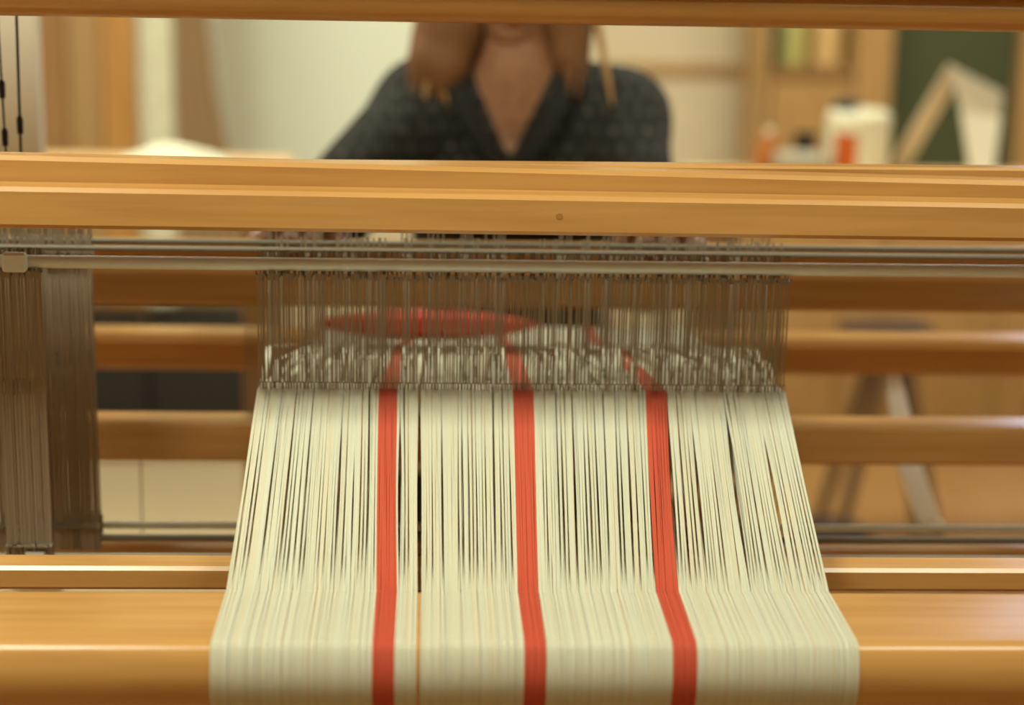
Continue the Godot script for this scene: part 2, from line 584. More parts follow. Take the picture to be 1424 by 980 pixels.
func build_loom() -> void:
	var t := thing("floor_loom", "large varnished wooden floor loom filling the picture, flat-topped back beam nearest the camera", "loom")
	var w: Material = mats.beech
	var b := B.new()
	b.prism(beam_profile(), -LX, LX)
	part("back_beam", b.mesh(), w, t)
	# warp beam low at the back, below the frame
	b = B.new()
	b.tube(V(-LX, 0.36, 1.42), V(LX, 0.36, 1.42), 0.06, 0.06, 28)
	part("warp_beam", b.mesh(), w, t)
	# breast beam on the weaver's side
	part("breast_beam", beam(-LX, LX, 2.065, 2.120, 0.757, 0.7995, 0.008), w, t)
	# the castle: stepped boards, a rear rail and the round-edged top rail
	part("castle_rail", unlevel_beam(-LX, LX, 1.500, 1.534, Vector2(1.0194, -0.0025), Vector2(1.0520, -0.005), 0.0035), w, t)
	var up := part("castle_rail", unlevel_beam(-LX, LX, 1.5345, 1.562, Vector2(1.0215, -0.0025), Vector2(1.0690, -0.0129), 0.0035), w, t)
	up.name = "castle_board"
	part("rear_castle_rail", unlevel_beam(-LX, LX, 1.566, 1.588, Vector2(1.03, 0.0), Vector2(1.0682, 0.0043), 0.002), w, t)
	b = B.new()
	var path := PackedVector3Array([V(-LX, 1.1975, 1.61), V(LX, 1.1975, 1.61)])
	b.sweep(path, PackedFloat32Array([0.02, 0.02]), PackedFloat32Array([0.0155, 0.0155]), Vector3(0, 0, 1), 20)
	part("top_rail", b.mesh(), w, t)
	# the jack box carried on the castle, just above the frame
	part("jack_box", beam(-LX - 0.05, LX + 0.05, 1.545, 1.90, 1.26, 1.48, 0.006), w, t)
	# low cross rails seen between the shafts and the back beam
	part("cross_rail", beam(-LX, LX, 1.468, 1.500, 0.7235, 0.7440, 0.003), w, t)
	part("cross_rail", beam(-LX, LX, 1.80, 1.83, 0.627, 0.645, 0.003), w, t)
	# the knot in the castle board
	b = B.new()
	b.sweep(PackedVector3Array([V(0.0365, 1.0355, 1.5003), V(0.0365, 1.0355, 1.4997)]), PackedFloat32Array([0.003, 0.003]), PackedFloat32Array([0.0025, 0.0025]), Vector3.RIGHT, 12)
	part("knot", b.mesh(), mats.knot_wood, t)
	# uprights and side rails just outside the frame
	for s in [-1, 1]:
		var x: float = s * (LX + 0.025)
		for q in [[1.3175, 0.80], [1.58, 1.26], [2.09, 0.86]]:
			part("post", box_mesh(V(x, q[1] / 2, q[0]), Vector3(0.05, q[1], 0.075), 0.004), mats.beech_upright, t)
		for h in [0.14, 0.66]:
			part("side_rail", box_mesh(V(x, h, 1.70), Vector3(0.035, 0.07, 0.86), 0.004), mats.beech, t)
	# the white tape that hangs from the breast beam, with its knotted end
	b = B.new()
	b.sweep(PackedVector3Array([V(0.470, 0.762, 2.090), V(0.482, 0.725, 2.105), V(0.511, 0.632, 2.13), V(0.538, 0.562, 2.13)]), PackedFloat32Array([0.009, 0.011, 0.014, 0.013]), PackedFloat32Array([0.002, 0.002, 0.002, 0.002]), Vector3.RIGHT, 10)
	var cord := part("apron_tape", b.mesh(), mats.cord_white, t)
	cord.set_meta("label", "white tape with a knotted end")
	b = B.new()
	b.sweep(PackedVector3Array([V(0.526, 0.555, 2.13), V(0.531, 0.555, 2.13), V(0.542, 0.555, 2.13), V(0.553, 0.555, 2.13), V(0.558, 0.555, 2.13)]), PackedFloat32Array([0.002, 0.007, 0.009, 0.007, 0.002]), PackedFloat32Array([0.002, 0.007, 0.009, 0.007, 0.002]), Vector3.UP, 12)
	part("knot", b.mesh(), mats.cord_white, cord)
	b = B.new()
	b.tube(V(-0.3628, 0.725, 1.85), V(-0.3650, 0.60, 1.86), 0.0007, 0.0007, 6)
	part("tie_cord", b.mesh(), mats.cord_tan, t)

# ---------------------------------------------------------------- shafts with their heddles
const SD := [1.60, 1.665, 1.70]
const SU := [0.974, 0.974, 0.974]
const SL := [0.705, 0.700, 0.700]
const EYE := [0.862, 0.872, 0.876]
var centres := [-0.182, -0.139, -0.101, -0.069, -0.036, -0.004, 0.031, 0.065, 0.101, 0.141, 0.176, 0.22]
var heddle_x := [[], [], []]          # filled by plan_warp

func heddle_mesh(up: float, low: float, eye: float) -> ArrayMesh:
	var b := B.new()
	# flat loops round the two bars (a plate on each face), a thin stem, and a ringed eye
	for s in [-1, 1]:
		if s < 0:
			b.box(Vector3(0, up, s * 0.0066), Vector3(0.0013, 0.022, 0.0005), 0.0)
		else:
			b.box(Vector3(0, up - 0.0100, s * 0.0066), Vector3(0.0019, 0.006, 0.0005), 0.0)
		b.box(Vector3(0, low, s * 0.0030), Vector3(0.0019, 0.022, 0.0005), 0.0)
		b.box(Vector3(s * 0.0012, eye, 0), Vector3(0.0007, 0.012, 0.0006), 0.0)
	for h in [low - 0.011]:
		b.box(Vector3(0, h, 0), Vector3(0.0019, 0.0008, 0.0065), 0.0)
	for h in [up - 0.011, low + 0.011]:
		b.box(Vector3(0, h, 0), Vector3(0.0013, 0.0012, 0.0135), 0.0)
	for e in [-1, 1]:
		b.box(Vector3(0, eye + e * 0.0062, 0), Vector3(0.0028, 0.0008, 0.0006), 0.0)
	b.box(Vector3(0, (up - 0.011 + eye + 0.006) / 2, 0), Vector3(0.0010, up - 0.011 - eye - 0.006, 0.0006), 0.0)
	b.box(Vector3(0, (low + 0.011 + eye - 0.006) / 2, 0), Vector3(0.0010, eye - 0.006 - low - 0.011, 0.0006), 0.0)
	return b.mesh()

func build_shafts() -> void:
	plan_warp()
	var which := ["nearest the back beam, its broad upper bar lowest under the castle board", "in the middle of the three, just behind the broad-barred one", "farthest from the back beam, its upper bar closest to the castle"]
	for s in 3:
		var t := thing("heddle_shaft", "grey heddle shaft " + which[s], "heddle shaft", V(0, 0, SD[s]), "heddle shafts under the castle")
		var b := B.new()
		var br: float = 0.0058 if s == 0 else 0.0026
		b.tube(Vector3(-0.58, SU[s], 0), Vector3(0.58, SU[s], 0), br, br, 14)
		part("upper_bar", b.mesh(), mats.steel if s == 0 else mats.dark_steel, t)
		b = B.new()
		b.box(Vector3(0, SL[s], 0), Vector3(1.16, 0.0065, 0.0045), 0.0012)
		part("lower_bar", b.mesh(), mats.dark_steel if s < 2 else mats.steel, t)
		for e in [-1, 1]:
			part("side_strut", box_mesh(Vector3(e * 0.585, (SU[s] + SL[s]) / 2, 0), Vector3(0.012, SU[s] - SL[s] + 0.03, 0.012), 0.002), mats.steel, t)
			b = B.new()
			b.tube(Vector3(e * 0.5, SU[s], 0), Vector3(e * 0.5, 1.26, 0), 0.0015, 0.0015, 6)
			part("hanging_cord", b.mesh(), mats.cord_dark, t)
		var hm := heddle_mesh(SU[s], SL[s], EYE[s])
		for x in heddle_x[s]:
			var h := part("heddle", hm, mats.heddle_steel, t, Vector3(x, 0, 0))
			h.rotation.y = rng.randf_range(-0.35, 0.35)
		# spare heddles pushed together at the left end
		var xs := [[-0.444, -0.404, 34], [-0.470, -0.374, 74], [-0.470, -0.378, 74]][s] as Array
		for k in int(xs[2]):
			var x2: float = lerpf(xs[0], xs[1], k / float(xs[2] - 1)) + rng.randf_range(-0.0006, 0.0006)
			var h2 := part("spare_heddle", hm, mats.heddle_steel, t, Vector3(x2, 0, 0))
			h2.rotation.y = rng.randf_range(-0.5, 0.5)
		# the bar holders
		for x3 in ([-0.424] if s == 0 else []):
			b = B.new()
			b.box(Vector3(x3, SU[s] + 0.001, 0.009), Vector3(0.021, 0.017, 0.008), 0.002)
			part("bar_hook", b.mesh(), mats.steel, t)
			b = B.new()
			b.box(Vector3(x3 + 0.006, SL[s] - 0.001, 0.006), Vector3(0.020, 0.015, 0.008), 0.002)
			part("bar_hook", b.mesh(), mats.dark_steel, t)

# ---------------------------------------------------------------- the warp
var ends := []       # [x on beam, x in eye, x at fell, shaft, red]

func pw(x: float, a: Array, b: Array) -> float:
	for k in a.size() - 1:
		if x <= a[k + 1] or k == a.size() - 2:
			return lerpf(b[k], b[k + 1], (x - a[k]) / (a[k + 1] - a[k]))
	return x

func plan_warp() -> void:
	var n := 296
	var kb := [-0.223, -0.0996, 0.0097, 0.119, 0.246]
	var ke := [-0.221, -0.105, 0.015, 0.1345, 0.248]
	var kf := [-0.188, -0.092, 0.014, 0.116, 0.232]
	var per := {}
	var skipped := false
	for i in n:
		var x := lerpf(-0.223, 0.246, i / float(n - 1))
		if x > -0.0765 and x < -0.0728:
			continue       # a few ends are missing left of the middle
		var red := false
		for c in [-0.0996, 0.0097, 0.119]:
			if absf(x - c) < 0.0083:
				red = true
		var xe := pw(x, kb, ke)
		var g := 0
		for k in 12:
			if absf(centres[k] - xe) < absf(centres[g] - xe):
				g = k
		var s := 0
		if not red and not skipped and rng.randf() < 0.42:
			s = 1 if rng.randf() < 0.5 else 2
		skipped = s > 0
		var key := g * 3 + s
		if not per.has(key):
			per[key] = []
		per[key].append(ends.size())
		ends.append([x + rng.randf_range(-0.0003, 0.0003), xe, pw(x, kb, kf), s, red])
	for key in per:
		var g: int = key / 3
		var s: int = key % 3
		var list: Array = per[key]
		var c: float = centres[g] + [0.0, 0.014, -0.012][s]
		for j in list.size():
			var want: float = c + (j - (list.size() - 1) / 2.0) * 0.0018
			var e: Array = ends[list[j]]
			var k := 0.0 if e[4] else 0.10
			e[1] = lerpf(e[1], want, k) + rng.randf_range(-0.0006, 0.0006)
			heddle_x[s].append(e[1])
			if s > 0 and j % 3 < 2:
				heddle_x[s].append(e[1] + rng.randf_range(0.0015, 0.0055))     # an empty heddle between the threaded ones

func build_warp() -> void:
	var t := thing("warp", "white warp of fine threads with three red stripes, spread over the back beam", "warp")
	# where the sheet splits into gaps: [x, half gap]
	var gaps := [[-0.0747, 0.0011], [-0.0905, 0.0012], [0.1850, 0.0024], [0.2180, 0.0020], [-0.128, 0.0011], [0.128, 0.0012], [-0.139, 0.0008], [0.06, 0.0006], [0.152, 0.0008], [0.2050, 0.0008], [-0.04, 0.0006], [0.03, 0.0006]]
	var whites := [mats.white_yarn, mats.white_yarn_cool, mats.white_yarn_warm]
	var prof := beam_profile(0.0006)
	# run of the profile from underneath to the far top edge
	var run := []
	for k in range(23, -1, -1):
		run.append(prof[k])
	run.append(prof[prof.size() - 1])
	run.append(prof[prof.size() - 3])
	for e in ends:
		var xb: float = e[0]
		var xe: float = e[1]
		var xf: float = e[2]
		var s: int = e[3]
		var path := PackedVector3Array()
		var rx := PackedFloat32Array()
		var ry := PackedFloat32Array()
		var thin := rng.randf_range(0.9, 1.12) if not e[4] else 1.06
		var sway := rng.randf_range(-0.0005, 0.0005)
		path.append(V(xb, 0.42, 1.365))
		rx.append(0.0008)
		ry.append(0.0005)
		for q in run:
			path.append(V(xb, q.y, q.x))
			rx.append(0.00088)
			ry.append(0.0005)
		var a := path[path.size() - 1]
		var z := V(xe, EYE[s], SD[s])
		var steps := 10
		for k in range(1, steps + 1):
			var u := k / float(steps)
			var p := a.lerp(z, u)
			var push := 0.0
			for g in gaps:
				var dx: float = p.x - pw_gap(g[0], u)
				push += signf(dx) * g[1] * exp(-absf(dx) / 0.005) * sin(PI * clampf(u * 1.12, 0.0, 1.0))
			p.x += push + sway * sin(PI * u)
			path.append(p)
			var w := lerpf(0.00097, 0.00108, minf(u * 3.0, 1.0)) if u < 0.45 else lerpf(0.00108, 0.0016, minf((u - 0.45) / 0.35, 1.0))
			rx.append(w * thin)
			ry.append(0.00055)
		path.append(V(lerpf(xe, xf, 0.75), 0.839, 1.86))
		path.append(V(xf, 0.8168, 1.968))
		for k in 2:
			rx.append(0.0011)
			ry.append(0.0005)
		var b := B.new()
		b.sweep(path, rx, ry, Vector3.RIGHT, 6, false)
		var m: Material = mats.red_yarn if e[4] else whites[rng.randi_range(0, 2)]
		part("red_warp_thread" if e[4] else "warp_thread", b.mesh(), m, t)

func pw_gap(xb: float, u: float) -> float:
	return lerpf(xb, pw(xb, [-0.223, -0.0996, 0.0097, 0.119, 0.246], [-0.221, -0.105, 0.015, 0.1345, 0.248]), u)

func build_cloth() -> void:
	var t := thing("woven_cloth", "white woven cloth with red stripes over the breast beam before the weaver", "cloth")
	var edges := [-0.190, -0.099, -0.085, 0.007, 0.021, 0.109, 0.123, 0.234]
	var hs := [Vector2(1.968, 0.8160), Vector2(2.04, 0.8035), Vector2(2.062, 0.8002), Vector2(2.112, 0.8002), Vector2(2.1235, 0.793), Vector2(2.1240, 0.770), Vector2(2.1240, 0.62)]
	for k in 7:
		var prof := PackedVector2Array()
		for p in hs:
			prof.append(p)
		for j in range(hs.size() - 1, -1, -1):
			prof.append(hs[j] + (Vector2(0.0, 0.0012) if j < 3 else Vector2(0.0010, 0.0010)))
		var b := B.new()
		b.prism(prof, edges[k], edges[k + 1])
		part("red_stripe" if k % 2 else "white_panel", b.mesh(), mats.red_yarn if k % 2 else mats.white_yarn, t)
	# the spindle-shaped red shuttle lying on the cloth
	var sh := thing("shuttle", "slim red spindle-shaped shuttle lying across the white cloth behind the heddles", "shuttle", V(-0.071, 0.8245, 2.020))
	var path := PackedVector3Array()
	var rx := PackedFloat32Array()
	var ry := PackedFloat32Array()
	for k in 25:
		var u := k / 24.0 * 2.0 - 1.0
		path.append(Vector3(u * 0.124, 0, 0))
		var r := pow(maxf(1.0 - absf(u) ** 2.6, 0.0), 0.75)
		rx.append(0.018 * r + 0.0008)
		ry.append(0.0150 * r + 0.0008)
	var b2 := B.new()
	b2.sweep(path, rx, ry, Vector3(0, 0, 1), 16)
	part("body", b2.mesh(), mats.red_shuttle, sh)
	b2 = B.new()
	b2.tube(Vector3(-0.05, 0.0130, 0), Vector3(0.05, 0.0130, 0), 0.006, 0.004, 14)
	part("yarn_bobbin", b2.mesh(), mats.red_yarn, sh)

# ---------------------------------------------------------------- the beater
func build_beater() -> void:
	var t := thing("beater", "wooden beater with broad hand rail and reed, between the shafts and the weaver", "beater")
	part("hand_rail", beam(-0.66, 0.66, 1.85, 1.925, 0.880, 0.920, 0.006), mats.beech, t)
	part("hand_grip", beam(-0.66, 0.66, 1.893, 1.930, 0.916, 0.9365, 0.006), mats.beech, t)
	part("sley", beam(-0.66, 0.66, 1.825, 1.868, 0.724, 0.766, 0.004), mats.beech, t)
	var b := B.new()
	var n := 190
	for k in n:
		b.box(V(lerpf(-0.255, 0.295, k / float(n - 1)), 0.823, 1.858), Vector3(0.0005, 0.118, 0.005), 0.0)
	var r := part("reed", b.mesh(), mats.heddle_steel, t)
	r.set_meta("kind", "stuff")
	for s in [-1, 1]:
		part("sword", box_mesh(V(s * 0.635, 0.55, 1.9), Vector3(0.03, 1.06, 0.045), 0.003), mats.beech_upright, t)

# ---------------------------------------------------------------- the weaver
func hand(bd: B, wrist: Vector3, mirror: float, rail_top: float) -> void:
	# a hand that lies over the hand rail from the far side, fingers curling over its near edge
	var f := SDF.new()
	f.k = 0.006
	var kn := wrist + Vector3(0, 0.007, 0.075)
	f.k = 0.010
	for j in 4:
		var off := (j - 1.5) * 0.0185 * mirror
		f.bone(wrist + Vector3(off * 0.5, 0, 0), Vector3(kn.x + off, kn.y - absf(j - 1.3) * 0.002, kn.z), 0.015, 0.0125)
	f.bone(wrist + Vector3(0, 0, -0.06), wrist, 0.025, 0.021)
	var lens := [0.92, 1.05, 1.0, 0.8]
	for j in 4:
		var off := (j - 1.5) * 0.0195 * mirror
		var p0 := Vector3(kn.x + off, kn.y - absf(j - 1.3) * 0.002, kn.z)
		var l: float = lens[j]
		var p1 := p0 + Vector3(off * 0.10, 0.004, 0.036 * l)
		var p2 := p1 + Vector3(off * 0.05, -0.016, 0.016 * l)
		var p3 := p2 + Vector3(0, -0.018 * l, 0.001)
		f.chain([p0, p1, p2, p3], [0.0102, 0.0088, 0.0080, 0.0070])
	# thumb along the far face of the rail, toward the body's middle
	var s := mirror
	var t0 := wrist + Vector3(-s * 0.018, -0.004, 0.018)
	f.chain([t0, t0 + Vector3(-s * 0.024, -0.004, 0.026), t0 + Vector3(-s * 0.034, -0.014, 0.050), t0 + Vector3(-s * 0.034, -0.028, 0.064)], [0.015, 0.0115, 0.0098, 0.0085])
	f.into(bd, 0.0033)

func build_person() -> void:
	var t := thing("person", "seated woman in a dark dotted V-neck shirt with long brown hair, hands on beater", "person")
	var cx := 0.052
	var neck := V(cx - 0.008, 1.066, 2.505)
	var chin := V(0.036, 1.105, 2.428)
	var shl := V(-0.075, 1.008, 2.51)
	var shr := V(0.186, 0.998, 2.51)
	var ell := V(-0.222, 0.868, 2.31)
	var elr := V(0.205, 0.835, 2.32)
	var wrl := V(-0.200, 0.943, 2.045)
	var wrr := V(0.166, 0.943, 2.045)
	var hipl := V(cx - 0.085, 0.575, 2.64)
	var hipr := V(cx + 0.085, 0.575, 2.64)
	var knl := V(cx - 0.11, 0.585, 2.27)
	var knr := V(cx + 0.11, 0.585, 2.27)
	var anl := V(cx - 0.10, 0.10, 2.30)
	var anr := V(cx + 0.10, 0.10, 2.30)
	var body := SDF.new()
	body.k = 0.035
	var torso := func(f: SDF, g: float) -> void:
		f.bone(V(cx - 0.05, 0.60, 2.64), V(cx + 0.05, 0.60, 2.64), 0.115 + g, 0.115 + g)
		f.bone(V(cx, 0.64, 2.63), V(cx, 0.78, 2.58), 0.108 + g, 0.10 + g)
		f.bone(V(cx - 0.045, 0.80, 2.565), V(cx - 0.05, 0.95, 2.53), 0.088 + g, 0.085 + g)
		f.bone(V(cx + 0.045, 0.80, 2.565), V(cx + 0.05, 0.95, 2.53), 0.088 + g, 0.085 + g)
		f.bone(V(cx - 0.065, 0.90, 2.475), V(cx + 0.065, 0.90, 2.475), 0.05 + g, 0.05 + g)
		f.bone(shl, V(cx, 1.03, 2.515), 0.050 + g, 0.052 + g)
		f.bone(shr, V(cx, 1.03, 2.515), 0.050 + g, 0.052 + g)
	torso.call(body, 0.0)
	body.chain([V(cx, 1.02, 2.52), neck, V(0.038, 1.16, 2.50)], [0.058, 0.047, 0.050])
	body.chain([shl, ell, wrl, wrl + Vector3(0.001, 0, 0.03)], [0.048, 0.037, 0.024, 0.022])
	body.chain([shr, elr, wrr, wrr + Vector3(0.001, 0, 0.03)], [0.048, 0.037, 0.024, 0.022])
	body.chain([hipl, knl, anl, anl + Vector3(0, -0.045, 0.14)], [0.088, 0.056, 0.036, 0.028])
	body.chain([hipr, knr, anr, anr + Vector3(0, -0.045, 0.14)], [0.088, 0.056, 0.036, 0.028])
	var bd := B.new()
	body.into(bd, 0.012)
	# head: skull, jaw, nose, brows, ears, on a grid of its own
	var hd := SDF.new()
	hd.k = 0.022
	var tilt := Basis(Vector3.RIGHT, deg_to_rad(12))
	var ho := V(0.036, 1.215, 2.500)
	var hp := func(x: float, y: float, z: float) -> Vector3: return ho + tilt * Vector3(x, y, z)
	hd.bone(hp.call(0, 0.015, -0.030), hp.call(0, 0.020, 0.012), 0.083, 0.076)
	hd.bone(hp.call(0, -0.03, 0.02), hp.call(0, -0.088, 0.052), 0.060, 0.024)
	hd.bone(hp.call(-0.045, -0.055, 0.008), hp.call(-0.008, -0.095, 0.052), 0.026, 0.018)
	hd.bone(hp.call(0.045, -0.055, 0.008), hp.call(0.008, -0.095, 0.052), 0.026, 0.018)
	hd.bone(hp.call(-0.035, -0.022, 0.048), hp.call(-0.04, -0.022, 0.044), 0.026, 0.024)
	hd.bone(hp.call(0.035, -0.022, 0.048), hp.call(0.04, -0.022, 0.044), 0.026, 0.024)
	hd.bone(neck, hp.call(0, -0.04, -0.02), 0.046, 0.05)
	var face := SDF.new()
	face.bones = hd.bones.duplicate()
	face.k = 0.012
	face.bone(hp.call(0, 0.005, 0.082), hp.call(0, -0.038, 0.100), 0.008, 0.011)
	face.bone(hp.call(-0.010, -0.040, 0.088), hp.call(0.010, -0.040, 0.088), 0.009, 0.009)
	face.bone(hp.call(-0.04, 0.018, 0.066), hp.call(0.04, 0.018, 0.066), 0.012, 0.012)
	for s in [-1, 1]:
		face.bone(hp.call(s * 0.080, 0.012, -0.012), hp.call(s * 0.076, -0.025, -0.004), 0.010, 0.007)
	face.into(bd, 0.0045)
	hand(bd, wrl + Vector3(0, 0, 0.02), 1.0, 0.92)
	hand(bd, wrr + Vector3(0, 0, 0.02), -1.0, 0.92)
	part("body", bd.mesh(), mats.skin, t)
	# eyes, mouth
	var b := B.new()
	for s in [-1, 1]:
		var c: Vector3 = hp.call(s * 0.031, -0.002, 0.066)
		b = B.new()
		b.lathe(c, [Vector2(0, -0.0115), Vector2(0.008, -0.008), Vector2(0.0115, 0), Vector2(0.008, 0.008), Vector2(0, 0.0115)], 14)
		var ew := part("eye", b.mesh(), mats.eye_white, t)
		b = B.new()
		b.sweep(PackedVector3Array([c + tilt * Vector3(0, -0.002, 0.0085), c + tilt * Vector3(0, -0.002, 0.0122)]), PackedFloat32Array([0.006, 0.0045]), PackedFloat32Array([0.006, 0.0045]), Vector3.RIGHT, 12)
		part("iris", b.mesh(), mats.iris, ew)
	for k in 2:
		b = B.new()
		var path := PackedVector3Array()
		var rx := PackedFloat32Array()
		for j in 9:
			var u := j / 8.0 * 2.0 - 1.0
			path.append(hp.call(u * 0.022, -0.062 - k * 0.008 + (0.002 if k == 0 else 0.003) * u * u, 0.081 - 0.012 * u * u - k * 0.002))
			rx.append(0.0048 * sqrt(maxf(1.0 - u * u, 0.02)))
		b.sweep(path, rx, rx, Vector3.UP, 8)
		part("lip", b.mesh(), mats.lip, t)
	# shirt over torso and arms, cut by the V neckline, the neck hole, the hem and the cuffs
	var sh := SDF.new()
	sh.k = 0.035
	torso.call(sh, 0.012)
	sh.chain([shl, ell, wrl], [0.062, 0.054, 0.034])
	sh.chain([shr, elr, wrr], [0.062, 0.052, 0.034])
	var vx := 0.036
	sh.cut = func(p: Vector3, d: float) -> float:
		# V: wider with height, on the front only
		var half := (p.y - 0.948) * 0.44
		var v := maxf(absf(p.x - vx) - half, 0.946 - p.y) * 0.9
		v = maxf(v, -2.50 - p.z)
		var hole := (Vector3(p.x, p.y * 0.35, p.z) - Vector3(neck.x, 1.085 * 0.35, neck.z)).length() - 0.058
		var hem := 0.60 - p.y
		var cuff := p.z + 2.075
		if p.y < 0.80:
			cuff = -1.0
		return maxf(maxf(d, -minf(v, hole)), maxf(hem, cuff))
	b = B.new()
	sh.into(b, 0.010)
	part("shirt", b.mesh(), mats.shirt, t)
	# collar: two folded lapels from behind the neck down to the point of the V
	for s in [-1, 1]:
		b = B.new()
		var path := PackedVector3Array()
		var rx := PackedFloat32Array()
		var ry := PackedFloat32Array()
		var pts := [V(neck.x, 1.095, 2.575), V(neck.x + s * 0.045, 1.095, 2.555), V(neck.x + s * 0.066, 1.088, 2.505), V(vx + s * 0.072, 1.058, 2.455), V(vx + s * 0.054, 1.010, 2.428), V(vx + s * 0.030, 0.968, 2.415), V(vx + s * 0.010, 0.940, 2.412)]
		var cv := Curve3D.new()
		for j in pts.size():
			var tn: Vector3 = (pts[mini(j + 1, 6)] - pts[maxi(j - 1, 0)]) * 0.16
			cv.add_point(pts[j], -tn, tn)
		var ln := cv.get_baked_length()
		for j in 25:
			var u := j / 24.0
			path.append(cv.sample_baked(ln * u, true))
			rx.append(0.024 * clampf(1.25 - u * 0.9, 0.2, 1.0) + 0.001)
			ry.append(0.0055)
		b.sweep(path, rx, ry, Vector3(0.75 * s, -0.5 * 0 + 0.25, 0.1), 10)
		part("collar", b.mesh(), mats.shirt_collar, t)
	# trousers and shoes
	var tr := SDF.new()
	tr.k = 0.035
	tr.bone(V(cx - 0.05, 0.59, 2.64), V(cx + 0.05, 0.59, 2.64), 0.118, 0.118)
	tr.chain([hipl, knl, anl], [0.10, 0.072, 0.060])
	tr.chain([hipr, knr, anr], [0.10, 0.072, 0.060])
	tr.cut = func(p: Vector3, d: float) -> float: return maxf(d, maxf(p.y - 0.66, 0.085 - p.y))
	b = B.new()
	tr.into(b, 0.014)
	part("trousers", b.mesh(), mats.trousers, t)
	for a in [anl, anr]:
		var so := SDF.new()
		so.k = 0.02
		so.chain([a + Vector3(0, -0.055, -0.02), a + Vector3(0, -0.055, 0.06), a + Vector3(0, -0.064, 0.16)], [0.044, 0.042, 0.034])
		so.cut = func(p: Vector3, d: float) -> float: return maxf(d, 0.002 - p.y)
		b = B.new()
		so.into(b, 0.009)
		part("shoe", b.mesh(), mats.shoe, t)
	# hair: a cap over the skull and long locks on both sides
	var hc := SDF.new()
	hc.k = 0.02
	hc.bone(hp.call(0, 0.022, -0.036), hp.call(0, 0.028, 0.002), 0.096, 0.088)
	hc.bone(hp.call(-0.03, -0.04, -0.065), hp.call(-0.045, -0.17, -0.06), 0.065, 0.05)
	hc.bone(hp.call(0.03, -0.04, -0.065), hp.call(0.045, -0.17, -0.06), 0.065, 0.05)
	hc.cut = func(p: Vector3, d: float) -> float:
		var q: Vector3 = tilt.inverse() * (p - ho)
		return maxf(d, minf(q.z - 0.030 + absf(q.x) * 0.3, 0.058 - q.y) * 0.8)
	b = B.new()
	hc.into(b, 0.006)
	var hm := SDF.new()
	hm.k = 0.03
	hm.chain([hp.call(-0.070, 0.02, -0.012), V(-0.046, 1.125, 2.475), V(-0.074, 1.076, 2.462), V(-0.096, 1.044, 2.452)], [0.034, 0.029, 0.019, 0.004])
	hm.chain([hp.call(-0.066, 0.01, -0.012), V(-0.036, 1.115, 2.475), V(-0.046, 1.066, 2.456), V(-0.060, 1.018, 2.442)], [0.030, 0.025, 0.018, 0.003])
	hm.chain([hp.call(0.072, 0.02, -0.012), V(0.108, 1.125, 2.480), V(0.112, 1.08, 2.468), V(0.112, 1.05, 2.462)], [0.032, 0.026, 0.018, 0.004])
	hm.into(b, 0.006)
	part("hair", b.mesh(), mats.hair, t)
	for s in [-1, 1]:
		for k in 34:
			var u := k / 33.0
			var top: Vector3 = hp.call(s * 0.060, 0.060 - u * 0.05, 0.035 - u * 0.08)
			var mid: Vector3 = hp.call(s * (0.086 + 0.020 * rng.randf()), -0.045, 0.045 - u * 0.10)
			var endx := (-0.068 + rng.randf_range(-0.034, 0.044)) if s < 0 else (0.118 + rng.randf_range(-0.024, 0.022))
			var endh := (1.026 + rng.randf_range(-0.015, 0.035)) if s < 0 else (1.05 + rng.randf_range(-0.02, 0.03))
			var fin := V(endx, endh, 2.435 + u * 0.06)
			var light: bool = k == 1 or (s < 0 and k % 6 == 0)
			if s > 0 and k == 1:
				fin = V(0.168, 1.025, 2.432)
			var cv := Curve3D.new()
			cv.add_point(top, Vector3.ZERO, Vector3(s * 0.02, -0.03, 0))
			cv.add_point(mid, Vector3(0, 0.04, 0), Vector3(0, -0.04, 0.005))
			cv.add_point(fin, Vector3(-s * 0.008, 0.045, 0), Vector3.ZERO)
			var ln := cv.get_baked_length()
			var path := PackedVector3Array()
			var rx := PackedFloat32Array()
			var ry := PackedFloat32Array()
			for j in 15:
				var w := j / 14.0
				path.append(cv.sample_baked(ln * w, true))
				var r := sin(PI * lerpf(0.16, 0.97, w))
				rx.append((0.008 if light else 0.011) * r + 0.001)
				ry.append((0.005 if light else 0.007) * r + 0.001)
			b = B.new()
			b.sweep(path, rx, ry, Vector3(0.3, 0, 1), 8)
			part("hair_lock", b.mesh(), mats.hair_light if light else mats.hair, t)
	# the bench she sits on
	var be := thing("weaving_bench", "plain wooden weaving bench under the seated weaver", "bench")
	part("seat", beam(-0.22, 0.34, 2.52, 2.80, 0.432, 0.462, 0.005), mats.beech, be)
	for x in [-0.19, 0.31]:
		for d in [2.55, 2.77]:
			part("leg", box_mesh(V(x, 0.216, d), Vector3(0.04, 0.432, 0.04), 0.003), mats.beech_upright, be)

# ---------------------------------------------------------------- behind the loom
func table(called: String, label: String, x0: float, x1: float, d0: float, d1: float, h: float) -> void:
	var t := thing(called, label, "table")
	part("tabletop", beam(x0, x1, d0, d1, h - 0.025, h, 0.004), mats.table_top, t)
	for x in [x0 + 0.04, x1 - 0.04]:
		for d in [d0 + 0.04, d1 - 0.04]:
			part("leg", box_mesh(V(x, (h - 0.025) / 2, d), Vector3(0.04, h - 0.025, 0.04), 0.003), mats.brown_wood, t)

